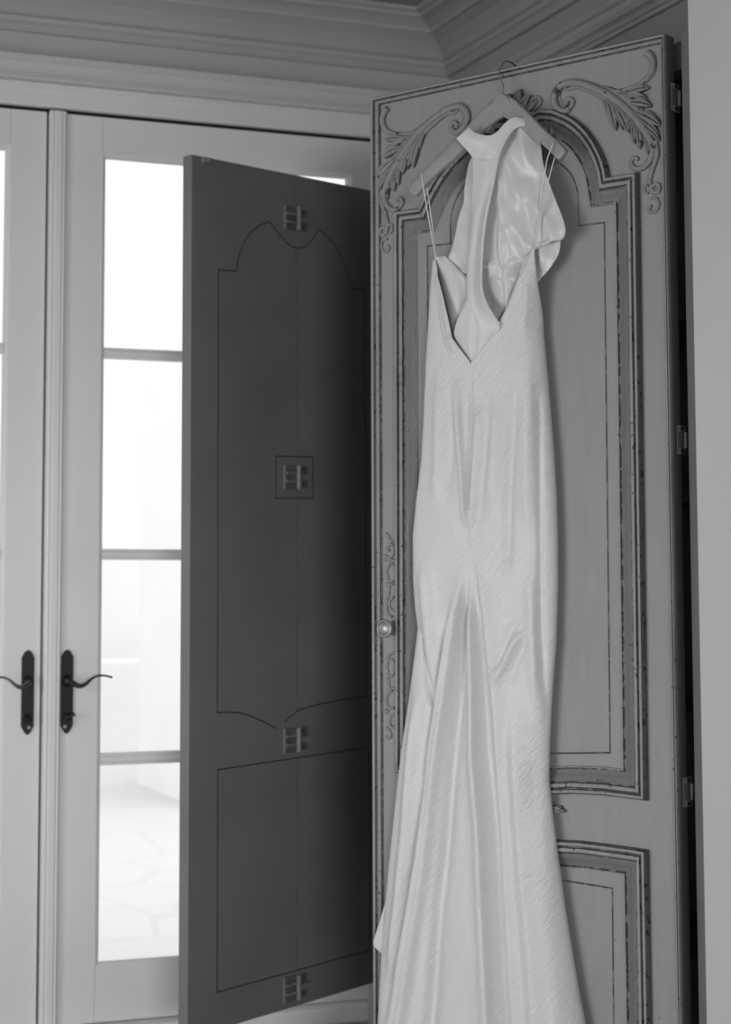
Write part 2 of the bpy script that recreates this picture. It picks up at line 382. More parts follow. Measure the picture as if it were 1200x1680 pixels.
ap('side_panel', MB().box(AX+.05, XR-.02, AY0, AY0+.02, 0, AZ-.001), M_arm)
ap('side_panel', MB().box(AX+.08, XR-.02, AY1-.02, AY1, 0, AZ-.001), M_arm)
ap('back_panel', MB().box(XR-.02, XR-.005, AY0, AY1, .1, AZ-.001), M_dark)
ap('top_panel', MB().box(AX+.05, XR-.02, AY0+.02, AY1-.02, AZ-.022, AZ-.002), M_dark)
b = MB(); b.grid([[(x,2.8156,z) for x,z in pr_] for pr_ in [[(AX+.02,AZ-.002),(AX+.012,AZ-.006),(AX+.018,AZ-.012),(AX+.012,AZ-.018),(AX+.016,AZ-.026),(AX+.016,AZ-.060),(AX+.05,AZ-.060)]]] + [[(x,4.30,z) for x,z in [(AX+.02,AZ-.002),(AX+.012,AZ-.006),(AX+.018,AZ-.012),(AX+.012,AZ-.018),(AX+.016,AZ-.026),(AX+.016,AZ-.060),(AX+.05,AZ-.060)]]])
ap('top_rail', b, M_arm)
ap('plinth', MB().box(AX+.02, XR-.02, AY0+.02, AY1-.02, 0, .13), M_arm)
for z in (.93, 1.36, 1.72): ap('shelf', MB().box(AX+.06, XR-.02, AY0+.02, AY1-.02, z, z+.022), M_dark)
ap('drawer', MB().box(AX+.055, XR-.03, 2.83, 4.29, .14, .49), M_dark, bevel=.003)

# --- near door: carved outside face
bx = MB().box(0, DW, 0, DT, 0, DH); bx.m[3] = 1; bx.m[4] = 1  # hinge edge takes the darker inner paint, its shade put into the colour
D1 = ap('door', bx, [M_arm, M_inner], M=MD1, bevel=.0015)
def dp(n, mb, mats, par=None, **k): return mb.build(n, mats, par or D1, MD1, **k)
CX = .3605
UP = [(.0655,.640),(.15,.640),(.24,.634),(.30,.622),(.36,.606),(.42,.624),(.494,.632),(.56,.6345),(.652,.632),
      (.6545,1.8365),(.590,1.8365),(.587,1.855),(.581,1.874),(.5726,1.893),(.563,1.911),(.551,1.9285),(.539,1.944),(.5255,1.957),(.511,1.969),(.496,1.9785),(.470,1.992),(.440,1.999),(.410,1.995),(.385,1.985),
      (CX,1.978),(.335,1.985),(.310,1.992),(.283,1.984),(.262,1.970),(.2455,1.9545),(.228,1.943),(.2096,1.930),(.192,1.915),(.178,1.900),(.1653,1.885),(.153,1.868),(.143,1.852),(.1345,1.8365),(.0685,1.8385)]
LOW = [(.066,.075),(.652,.075),(.651,.541),(.60,.5425),(.51,.5435),(.45,.540),(.36,.528),(.27,.540),(.15,.545),(.066,.545)]
PROF = [(0,0),(.0012,.012),(.0035,.0165),(.0065,.0175),(.009,.0155),(.0105,.0105),(.0125,.0105),(.0145,.0145),(.018,.0155),(.0215,.0135),(.0235,.0085),(.0255,.0085),(.028,.0095),(.034,.0072),(.041,.0032),(.0475,.0008),(.0505,.0006),(.0512,.0042),(.0532,.0048),(.0545,.0)]
PM = [1,1,0,0,1,2,1,0,0,1,2,3,3,3,3,2,2,0,0]
for pth in (UP, LOW):
    b = MB(); sweep_flat(b, pth, PROF, PM); dp('panel_moulding', b, [M_edge, M_glaze, M_crack, M_cove], smooth=False)
# engraved line round the field of each panel
GU = [(.147,.712),(.36,.700),(.571,.716),(.575,1.7485),(.5187,1.7495),(.5175,1.780),(.5162,1.816),(.5110,1.836),(.5024,1.8548),(.490,1.870),(.4765,1.8815),(.4666,1.887),(.456,1.872),(.440,1.850),(.41,1.832),(CX,1.824),(.311,1.832),(.281,1.850),(.265,1.872),(.2545,1.885),(.2447,1.8722),(.231,1.857),(.2197,1.8384),(.212,1.820),(.2085,1.8034),(.2081,1.752),(.1484,1.7535)]
GL = [(.147,.13),(.570,.13),(.5716,.4603),(.4605,.4626),(.36,.452),(.25,.463),(.147,.463)]
for pth in (GU, GL):
    b = MB(); sweep_flat(b, pth, [(-.0022,.0),(-.0012,.0014),(0,.0002),(.0012,.0014),(.0022,.0)], [0,1,1,0]); dp('engraved_line', b, [M_arm, M_crack])
# raised edge bead round the door
b = MB(); ring = [(0,0),(DW,0),(DW,DH),(0,DH)]
def border(path_o, path_i, prof, mats):
    rings = [[(lerp(a[0],c[0],t), -h, lerp(a[1],c[1],t)) for a, c in zip(path_o, path_i)] for t, h in prof]
    for i in range(len(rings)-1): b.grid([rings[i], rings[i+1]], closed=True, mi=mats[i])
border(ring, [(.0262,.03),(DW-.0125,.03),(DW-.0125,DH-.0185),(.0262,DH-.0185)],
       [(0,0),(.02,.006),(.15,.009),(.32,.008),(.42,.0045),(.5,.004),(.56,.0065),(.72,.007),(.84,.005),(.9,.0015),(.96,.0012),(1,0)], [0,0,0,1,1,0,0,0,1,2,1])
dp('edge_bead', b, [M_edge, M_glaze, M_crack])

# carved corner scrolls (one drawn, one mirrored)
def tube2(mb, pts, r0, r1, n=6, lift=.6, seg=10, mid=None):
    pp = catmull([Vector((u, 0, v)) for u, v in pts], n); N = len(pp); rr = []
    for i in range(N):
        t = i/(N-1); rr.append(lerp(r0, r1, t) if mid is None else (lerp(r0, mid, t*2) if t < .5 else lerp(mid, r1, t*2-1)))
    n0 = len(mb.f); mb.tube([(p.x, -rr[i]*lift, p.z) for i, p in enumerate(pp)], rr, seg)
    for i in range(n0, len(mb.f)):
        f = mb.f[i]; k = (i-n0)//seg
        if sum(-mb.v[q][1] for q in f)/len(f) < rr[min(k, N-1)]*(lift+.15): mb.m[i] = 1
def leaf(mb, base, tip, w, h, bend=0.0, n=9):
    a = Vector(base); c = Vector(tip); d = c-a; L_ = d.length; d.normalize(); s = Vector((-d.y, d.x)); rows = []
    for i in range(n+1):
        t = i/n; hw = w*.5*(math.sin(math.pi*min(1,(t*.86+.12)))**.8)*(1 if i < n else .05)
        ctr = a + d*(L_*t) + s*(bend*math.sin(math.pi*t)); hh = 1.5*h*(.55+.75*math.sin(math.pi*(t*.75+.1)))*(1 if i < n else .35)
        rows.append([(ctr.x+s.x*hw*q, -hh*k, ctr.y+s.y*hw*q) for q, k in ((-1,0),(-.85,.55),(-.45,1),(-.12,.62),(0,.45),(.12,.62),(.45,1),(.85,.55),(1,0))])
    n0 = len(mb.f); mb.grid(rows)
    for i in range(n0, len(mb.f)): mb.m[i] = (1,0,0,1,1,0,0,1)[(i-n0) % 8]
ST = [(0.7185, 2.0626)]
SCROLL = [[(0.5012, 1.9900), (0.4929, 1.9858), (0.4816, 1.9894), (0.4712, 1.9986), (0.4653, 2.0157), (0.4732, 2.0337), (0.4907, 2.0418), (0.5198, 2.0384), (0.5566, 2.0217), (0.5927, 1.9994), (0.6281, 1.9687), (0.6559, 1.9348), (0.6764, 1.9024), (0.6851, 1.8786), (0.6784, 1.8573), (0.6614, 1.8439), (0.6445, 1.8465), (0.6362, 1.8584), (0.6434, 1.8676), (0.6532, 1.8622)],
          [(0.5012, 1.9900), (0.5088, 2.0012), (0.5015, 2.0099), (0.4931, 2.0040), (0.4968, 1.9967)],
          [(0.4906, 2.0361), (0.4991, 2.0296), (0.5197, 2.0308), (0.5564, 2.0125), (0.5889, 1.9903), (0.6209, 1.9618), (0.6522, 1.9241), (0.6693, 1.8924)],
          [(0.4822, 2.0327), (0.4764, 2.0204), (0.4819, 2.0060), (0.4912, 2.0010)],
          [(0.6746, 2.0700), (0.6835, 2.0618), (0.6888, 2.0463), (0.6843, 2.0295), (0.6697, 2.0161), (0.6466, 2.0084), (0.6144, 2.0059), (0.5928, 2.0085)],
          [(0.6896, 2.0494), (0.6929, 2.0407), (0.6885, 2.0271), (0.6767, 2.0164), (0.6536, 2.0045)],
          [(0.6902, 1.8922), (0.6932, 1.8662), (0.6830, 1.8391), (0.6770, 1.8176), (0.6815, 1.7963), (0.6936, 1.7929), (0.6962, 1.8037), (0.6887, 1.8095), (0.6823, 1.8041)],
          [(0.6769, 1.8144), (0.6660, 1.8097), (0.6648, 1.7987), (0.6727, 1.7927)],
          [(0.6778, 1.7825), (0.6899, 1.7808), (0.6941, 1.7675), (0.6877, 1.7557), (0.6773, 1.7555), (0.6732, 1.7633), (0.6796, 1.7669)]]
SR = [(.0060,.0035,.0085),(.0045,.0055,None),(.003,.003,.005),(.003,.002,None),(.0075,.003,.0055),(.002,.003,None),(.005,.0035,.0045),(.0035,.0025,None),(.0028,.0035,None)]
LV = [([(0.5711, 2.0164), (0.6939, 1.9043)],.048,.0035),([(0.6427, 1.9904), (0.6760, 1.9763)],.014,.007),([(0.6596, 1.9422), (0.6991, 1.9035)],.014,.007),([(0.5961, 1.9857), (0.6203, 1.9262)],.013,.006),([(0.6173, 1.9624), (0.6398, 1.9214)],.012,.006),([(0.6340, 1.9968), (0.6824, 1.9993)],.016,.007),([(0.6285, 1.9913), (0.6709, 1.9853)],.012,.006),([(0.6390, 1.9781), (0.6852, 1.9615)],.019,.008),([(0.6510, 1.9566), (0.7070, 1.9175)],.020,.009),([(0.6580, 1.9537), (0.6946, 1.9394)],.012,.006),
      ([(0.6733, 1.9206), (0.6999, 1.8912)],.014,.007),([(0.5746, 2.0059), (0.5892, 1.9657)],.013,.006),([(0.5872, 1.9938), (0.6059, 1.9270)],.019,.008),([(0.6067, 1.9740), (0.6351, 1.9173)],.019,.008),([(0.6244, 1.9580), (0.6444, 1.9238)],.013,.007),
      ([(0.6401, 1.9407), (0.6453, 1.8946)],.013,.007),([(0.6522, 1.9241), (0.6568, 1.8822)],.015,.007),([(0.6695, 1.9052), (0.6741, 1.8692)],.010,.006),([(0.6071, 2.0000), (0.6568, 1.9862)],.010,.006),([(0.6812, 2.0671), (0.6893, 2.0349)],.010,.006)]
for sgn in (1, -1):
    fx = (lambda u: u) if sgn == 1 else (lambda u: 2*CX-u)
    b = MB()
    for pts, (a, c, m) in zip(SCROLL, SR): tube2(b, [(fx(u), v) for u, v in pts], a, c, mid=m)
    for (pts, w, h) in LV: leaf(b, (fx(pts[0][0]), pts[0][1]), (fx(pts[1][0]), pts[1][1]), w, h, .003*sgn)
    dp('corner_scroll', b, [M_carve, M_glaze], smooth=True)
# shell crest over the arch
b = MB(); c0 = (.377, 1.985)
for k, (an, ln) in enumerate([(-88,.055),(-62,.060),(-38,.060),(-14,.066),(10,.070),(34,.062),(58,.060),(82,.050)]):
    a = math.radians(an); leaf(b, (c0[0]+math.sin(a)*.012, c0[1]+math.cos(a)*.012), (c0[0]+math.sin(a)*ln, c0[1]+math.cos(a)*ln*.95), .019, .012)
tube2(b, [(0.4097, 1.9995), (0.4272, 2.0090), (0.4331, 2.0193), (0.4216, 2.0277), (0.4114, 2.0219), (0.4171, 2.0133)], .005, .0035)
tube2(b, [(0.3800, 1.9639), (0.3861, 1.9807), (0.4066, 1.9898), (0.4326, 1.9816), (0.4453, 1.9643), (0.4408, 1.9488), (0.4264, 1.9486), (0.4208, 1.9596), (0.4295, 1.9657)], .005, .003)
tube2(b, [(0.4454, 1.9756), (0.4596, 1.9632), (0.4579, 1.9484), (0.4493, 1.9398)], .006, .003)
tube2(b, [(.345,1.935),(.338,1.955),(.35,1.972),(.372,1.972),(.38,1.958),(.37,1.948)], .006, .003)
leaf(b, (.40,1.985), (.432,1.930), .016, .012); leaf(b, (.385,1.98), (.395,1.925), .018, .012)
dp('shell_crest', b, [M_carve, M_glaze], smooth=True)
# small carved sprig on the middle rail
b = MB(); leaf(b, (.435,.594), (.466,.606), .012, .008); leaf(b, (.442,.600), (.474,.597), .013, .009); leaf(b, (.425,.602), (.450,.610), .010, .007)
leaf(b, (.296,.594), (.269,.606), .011, .007); leaf(b, (.289,.600), (.263,.596), .012, .008)
tube2(b, [(.42,.605),(.405,.592),(.385,.588),(.36,.592),(.335,.588),(.315,.592),(.30,.605)], .004, .004)
dp('carved_sprig', b, [M_carve, M_glaze], smooth=True)
# pierced scrollwork on the lock stile, above and below the knob
FRET = [[[(0.0355, 1.1441), (0.0427, 1.1399), (0.0461, 1.1327), (0.0524, 1.1279), (0.0609, 1.1318), (0.0652, 1.1386), (0.0698, 1.1453)],[(0.0460, 1.1082), (0.0379, 1.1082), (0.0418, 1.1171), (0.0482, 1.1218), (0.0553, 1.1166), (0.0565, 1.1047), (0.0501, 1.0946), (0.0395, 1.0929), (0.0323, 1.0998)],
         [(0.0416, 1.0742), (0.0501, 1.0793), (0.0585, 1.0725), (0.0618, 1.0589), (0.0575, 1.0471), (0.0456, 1.0420), (0.0406, 1.0487), (0.0394, 1.0572), (0.0373, 1.0640), (0.0416, 1.0735)],[(0.0439, 1.0362), (0.0443, 1.0233), (0.0404, 1.0063), (0.0369, 0.9893), (0.0410, 0.9725), (0.0516, 0.9672)],[(0.0649, 1.0066), (0.0539, 1.0082), (0.0454, 0.9996), (0.0445, 0.9894), (0.0517, 0.9811), (0.0647, 0.9813)],
         [(0.0634, 1.0376), (0.0637, 1.0218)],[(0.0323, 1.0878), (0.0416, 1.0878), (0.0522, 1.0878), (0.0649, 1.0816)],[(0.0371, 1.0351), (0.0439, 1.0362), (0.0583, 1.0369)]],
        [[(0.0642, 0.8921), (0.0512, 0.8900), (0.0406, 0.8830), (0.0372, 0.8761)],[(0.0406, 0.8746), (0.0490, 0.8765), (0.0574, 0.8684), (0.0564, 0.8516), (0.0467, 0.8411), (0.0383, 0.8458), (0.0396, 0.8543), (0.0363, 0.8609), (0.0405, 0.8695)],[(0.0382, 0.8374), (0.0424, 0.8309), (0.0428, 0.8174), (0.0592, 0.8165)],
         [(0.0508, 0.8128), (0.0393, 0.8022), (0.0359, 0.7869), (0.0422, 0.7755), (0.0560, 0.7758)],[(0.0316, 0.7716), (0.0358, 0.7634), (0.0400, 0.7696)],[(0.0631, 0.7635), (0.0492, 0.7591), (0.0433, 0.7470), (0.0483, 0.7356), (0.0617, 0.7347)],[(0.0348, 0.7331), (0.0440, 0.7253), (0.0465, 0.7144), (0.0380, 0.7112), (0.0338, 0.7147)],[(0.0633, 0.7231), (0.0632, 0.7081)]]]
for grp in FRET:
    b = MB()
    for pts in grp: tube2(b, pts, .0032, .0030, n=5, seg=8, lift=.5)
    us = [p[0] for g in grp for p in g]; vs = [p[1] for g in grp for p in g]
    b2 = MB(); u0, u1, v0, v1 = min(us)-.004, max(us)+.004, min(vs)-.006, max(vs)+.006
    fr = dp('scrollwork', b, [M_carve, M_glaze], smooth=True)
# knob
b = MB(); b.lathe([(.016,0),(.016,-.003),(.009,-.006),(.007,-.022),(.011,-.026),(.0175,-.029),(.0195,-.034),(.0185,-.039),(.0145,-.0405),(.0145,-.038)], (.057,0,.943), (0,1,0), 28)
kn = dp('knob', b, M_knob, smooth=True)
b = MB(); b.lathe([(.0001,-.0425),(.006,-.042),(.011,-.040),(.0145,-.0375)], (.057,0,.943), (0,1,0), 24); dp('knob_face', b, M_knob, kn, smooth=True)
# corner hinges of the near door: shackle plates bridging the gap
for hz in (.1207, .7863, 1.4485, 2.0644):
    z = DH-hz; b = MB(); X0 = DW+.0008
    pl = MB(); pl.box(X0, X0+.002, .011, .034, z-.028, z+.028)
    for s in (-1, 1): pl.box(X0, X0+.004, .018, .043, z+s*.0215-.0065, z+s*.0215+.0065)
    h = dp('hinge', pl, M_hinge, bevel=.001)
    p2 = MB(); p2.tube([(X0+.005,.038,z-.015),(X0+.005,.038,z+.015)], .004, 10); dp('hinge_pin', p2, M_hinge, h, smooth=True)
    for s in (-1, 1):
        p3 = MB(); p3.lathe([(.0001,.0055),(.003,.005),(.0036,.004)], (X0,.027,z+s*.0215), (1,0,0), 10); dp('screw', p3, M_bronze, h)

# --- far door: plain inside face
def rack(mb):      # the old far door has dropped a little at its free edge
    mb.v = [(x, y, z + K2*x/DW) for x, y, z in mb.v]; return mb
d2b = rack(MB().box(0, DW, 0, DT, 0, DH)); d2b.v = [(x, y, z - (.009*x/DW if z > 1 else 0)) for x, y, z in d2b.v]     # its top edge is planed off towards the hinges
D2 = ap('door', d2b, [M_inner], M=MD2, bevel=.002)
def ep(n, mb, mats, par=None, **k): return rack(mb).build(n, mats, par or D2, MD2, **k)
def groove(path, closed=False, n='groove_line'):
    b = MB(); sweep_flat(b, path, [(-.0017,0),(-.0014,.0004),(.0014,.0004),(.0017,0)], [0,0,0], closed); return ep(n, b, [M_innerline if n == 'groove_line' else M_seam])
mir = lambda P: [(2*CX-u, v) for u, v in P[::-1]]
LG = [(.2937,.6888),(.268,.703),(.2445,.7122),(.2024,.7294),(.1608,.7406),(.125,.745),(.093,.746),(.091,1.824),(.152,1.8255),(.155,1.845),(.1603,1.8647),(.170,1.886),(.1813,1.9052),(.195,1.922),(.2111,1.9365),(.238,1.952),(.2696,1.9635)]
groove(LG); 
groove([(.629,.741),(.53,.739),(.4416,.7353),(.3745,.7274),(.34,.711),(.3218,.7005)][::-1])
groove([(.630,.741),(.629,1.8186),(.5769,1.8177),(.566,1.842),(.553,1.870),(.5365,1.9006),(.514,1.926),(.4894,1.9446),(.4498,1.9635)])
groove([(.2696,1.9635),(.283,1.951),(.296,1.9404),(.3293,1.9155),(.350,1.907),(.3697,1.9053),(.390,1.909),(.4083,1.9171),(.430,1.938),(.4498,1.9635)])
groove([(.096,.088),(.640,.086),(.641,.6075),(.095,.6105)], True)
groove([(.365,1.905),(.366,.728)], n='board_seam'); groove([(.364,1.963),(.364,2.097)], n='board_seam'); groove([(.366,.604),(.366,.09)], n='board_seam')
groove([(.292,1.262),(.4275,1.262),(.4275,1.3675),(.292,1.3675)], True)
for z in (1.980, 1.3148, .6554, .047):
    x = .366; pl = MB(); pl.box(x-.046, x-.039, -.005, .001, z-.031, z+.031); pl.box(x-.039, x-.004, -.0022, .001, z-.031, z+.031, 1); pl.box(x+.006, x+.040, -.0022, .001, z-.029, z+.029, 1)
    pl.box(x-.039, x, -.009, -.002, z+.008, z+.014); pl.box(x-.039, x, -.009, -.002, z-.014, z-.008); pl.box(x+.008, x+.048, -.009, -.002, z-.008, z+.006)
    h = ep('hinge', pl, [M_innerhinge, M_hplate], bevel=.0012)
    kb = MB(); kb.tube([(x+.001,-.009,z-.03),(x+.001,-.009,z+.03)], .0065, 10); ep('hinge_pin', kb, M_innerhinge, h, smooth=True)
    for s in (-1, 1):
        p3 = MB(); p3.lathe([(.0001,-.0045),(.0035,-.004),(.004,-.002)], (x+.024,0,z+s*.020), (0,1,0), 10); ep('screw', p3, M_innerline, h)
b = MB(); b.box(.032,.060,-.012,.001,2.083,2.096); b.box(.040,.052,-.018,-.011,2.084,2.092); ep('catch', b, M_innerhinge, bevel=.001)
for z in (.12, .79, 1.45, 2.0):
    b = MB(); b.tube([(DW+.006,.026,z-.03),(DW+.006,.026,z+.03)], .006, 10); b.box(DW-.002, DW+.006, .020,.031, z-.028, z+.028); ep('hinge', b, M_hinge)

# ------------------------------------------------------------------ hanger hooked over the near door
def W(u, v, o): return (u, -o, v)
HG = tag(empty('clothes_hanger', MD1 @ Matrix.Translation((.366, -.03, 2.03))), 'plain wooden clothes hanger with steel hook over the carved door', 'hanger')
hl = [(0.1868, 1.8437, 0.1050)][0]; hr = [(0.5301, 1.8750, 0.0750)][0]; hc = [(0.3708, 2.0067, 0.0450)][0]
def hanger_arm():
    b = MB(); prof = 12; rows = []
    ctl = [W(*hl), W(*[(0.2175, 1.8734, 0.1000)][0]), W(*[(0.2726, 1.9234, 0.0800)][0]), W(*[(0.3244, 1.9769, 0.0560)][0]), W(*hc), W(*[(0.4087, 1.9839, 0.0500)][0]), W(*[(0.4575, 1.9412, 0.0600)][0]), W(*[(0.5025, 1.9023, 0.0700)][0]), W(*hr)]
    pp = catmull(ctl, 6); N_ = len(pp)
    for i, p in enumerate(pp):
        t = pp[min(i+1,N_-1)] - pp[max(i-1,0)]; t.normalize()
        s_ = i/(N_-1); f_ = abs(s_-.5)*2
        hh = lerp(.0225, .0125, min(1, f_*1.6)); th = lerp(.008, .0075, f_)
        if i in (0, N_-1): hh *= .55; th *= .7
        dpth = Vector((0,1,0)); dpth = (dpth - t*dpth.dot(t)).normalized(); upv = t.cross(dpth); 
        if upv.z < 0: upv = -upv
        rows.append([p + upv*(hh*math.copysign(abs(math.sin(2*math.pi*k/16))**.3, math.sin(2*math.pi*k/16))) + dpth*(th*math.copysign(abs(math.cos(2*math.pi*k/16))**.3, math.cos(2*math.pi*k/16))) for k in range(16)])
    b.grid(rows, closed=True); b.ngon(rows[0][::-1]); b.ngon(rows[-1])
    return b
hanger_arm().build('shoulder_bar', M_wood, HG, MD1, smooth=True)
# rounded block under the hook
b = MB(); rows = []
BL = [(.060,2.018),(.020,2.024),(.006,2.030)]
for th, sc in ((-.0105,.86),(-.0085,1.0),(.0085,1.0),(.0105,.86)):
    out = [(-.052,-.052),(-.030,-.020),(-.016,.006),(-.008,.014),(.004,.015),(.014,.008),(.026,-.008),(.044,-.034),(.030,-.050),(.006,-.026),(-.012,-.032),(-.034,-.062)]
    rows.append([(hc[0]+x*sc, -hc[2]+th, hc[1]+.012+z*sc) for x, z in out])
b.grid(rows, closed=True); b.ngon(rows[0][::-1]); b.ngon(rows[-1]); b.build('neck_block', M_wood, HG, MD1, bevel=.002)
HK = catmull([W(*p) for p in [(0.3674, 2.0203, 0.0430), (0.3674, 2.0332, 0.0420), (0.3689, 2.0499, 0.0400), (0.3625, 2.0632, 0.0370), (0.3567, 2.0751, 0.0340), (0.3518, 2.0915, 0.0280)]] + [W(.3535,2.1125,.012),W(.353,2.1170,-.004),W(.353,2.1165,-.020),W(.354,2.110,-.036),W(.356,2.097,-.042)], 6)
b = MB(); b.tube(HK, .0017, 10); b.build('hook', M_steel, HG, MD1, smooth=True)
for c in ([(0.2098, 1.8745, 0.1000)][0], [(0.5052, 1.9076, 0.0720)][0]):
    b = MB(); b.lathe([(.0001,.003),(.0016,.003),(.002,0)], (c[0], -c[2], c[1]), (0,0,1), 8); b.build('notch', M_crack, HG, MD1)

# ------------------------------------------------------------------ the dress
DR = tag(empty('wedding_dress', MD1 @ Matrix.Translation((.30, -.06, .02))), 'white satin wedding dress with open back hanging on the armoire door', 'dress')
def tab(pts):     # table v -> u, ascending in v
    return sorted([(p[1], p[0]) for p in pts])
LEFT = tab([(0.1811, 1.7203), (0.1743, 1.6484), (0.1690, 1.5713), (0.1622, 1.4944), (0.1551, 1.3790), (0.1482, 1.2895), (0.1351, 1.2131), (0.1252, 1.1365), (0.1254, 1.0473), (0.1305, 0.9838), (0.1365, 0.9459), (0.1267, 0.8825), (0.1120, 0.7935), (0.0925, 0.6916), (0.0744, 0.5643), (0.0595, 0.4499), (0.0495, 0.3611), (0.0412, 0.2725), (0.0325, 0.1218)] + [(-.045,-.0),(-.06,-.13)])
RIGHT = tab([(0.4479, 1.7114, 0.0550), (0.4477, 1.6655, 0.0500), (0.4453, 1.6061, 0.0360), (0.4455, 1.5399, 0.0240), (0.4566, 1.4228, 0.0240), (0.4662, 1.3009, 0.0240), (0.4711, 1.2042, 0.0240), (0.4726, 1.1082, 0.0240), (0.4716, 1.0365, 0.0240), (0.4666, 0.9293, 0.0240), (0.4570, 0.8340, 0.0240), (0.4487, 0.7271, 0.0240), (0.4470, 0.6563, 0.0240), (0.4537, 0.5923, 0.0240), (0.4650, 0.5116, 0.0240), (0.4787, 0.4203, 0.0240), (0.4949, 0.3302, 0.0240), (0.5098, 0.2524, 0.0240), (0.5211, 0.2030, 0.0240)] + [(.52,-.0),(.57,-.13)])
VL = tab([(0.2017, 1.7157, 0.0380), (0.2221, 1.6630, 0.0500), (0.2367, 1.6125, 0.0540), (0.2483, 1.5729, 0.0580), (0.2570, 1.5391, 0.0600), (0.2808, 1.5106, 0.0600), (0.3044, 1.4837, 0.0600)])
VR = tab([(0.4471, 1.7114, 0.0560), (0.4272, 1.6667, 0.0580), (0.4118, 1.6400, 0.0590), (0.3903, 1.5903, 0.0600), (0.3667, 1.5493, 0.0600), (0.3357, 1.5148, 0.0600), (0.3044, 1.4837, 0.0600)])
VB = [(0.3044, 1.4837)][0][1]; VTL = [(0.1914, 1.7180)][0][1]; VTR = [(0.4472, 1.7115)][0][1]
SEAM = tab([(0.3044, 1.4837), (0.2987, 1.3560), (0.2931, 1.2324), (0.2874, 1.1031), (0.2907, 0.9867), (0.2996, 0.8410), (0.3069, 0.6966), (0.3201, 0.5661), (0.3343, 0.4135), (0.3545, 0.1823)] + [(.34,-.13)])
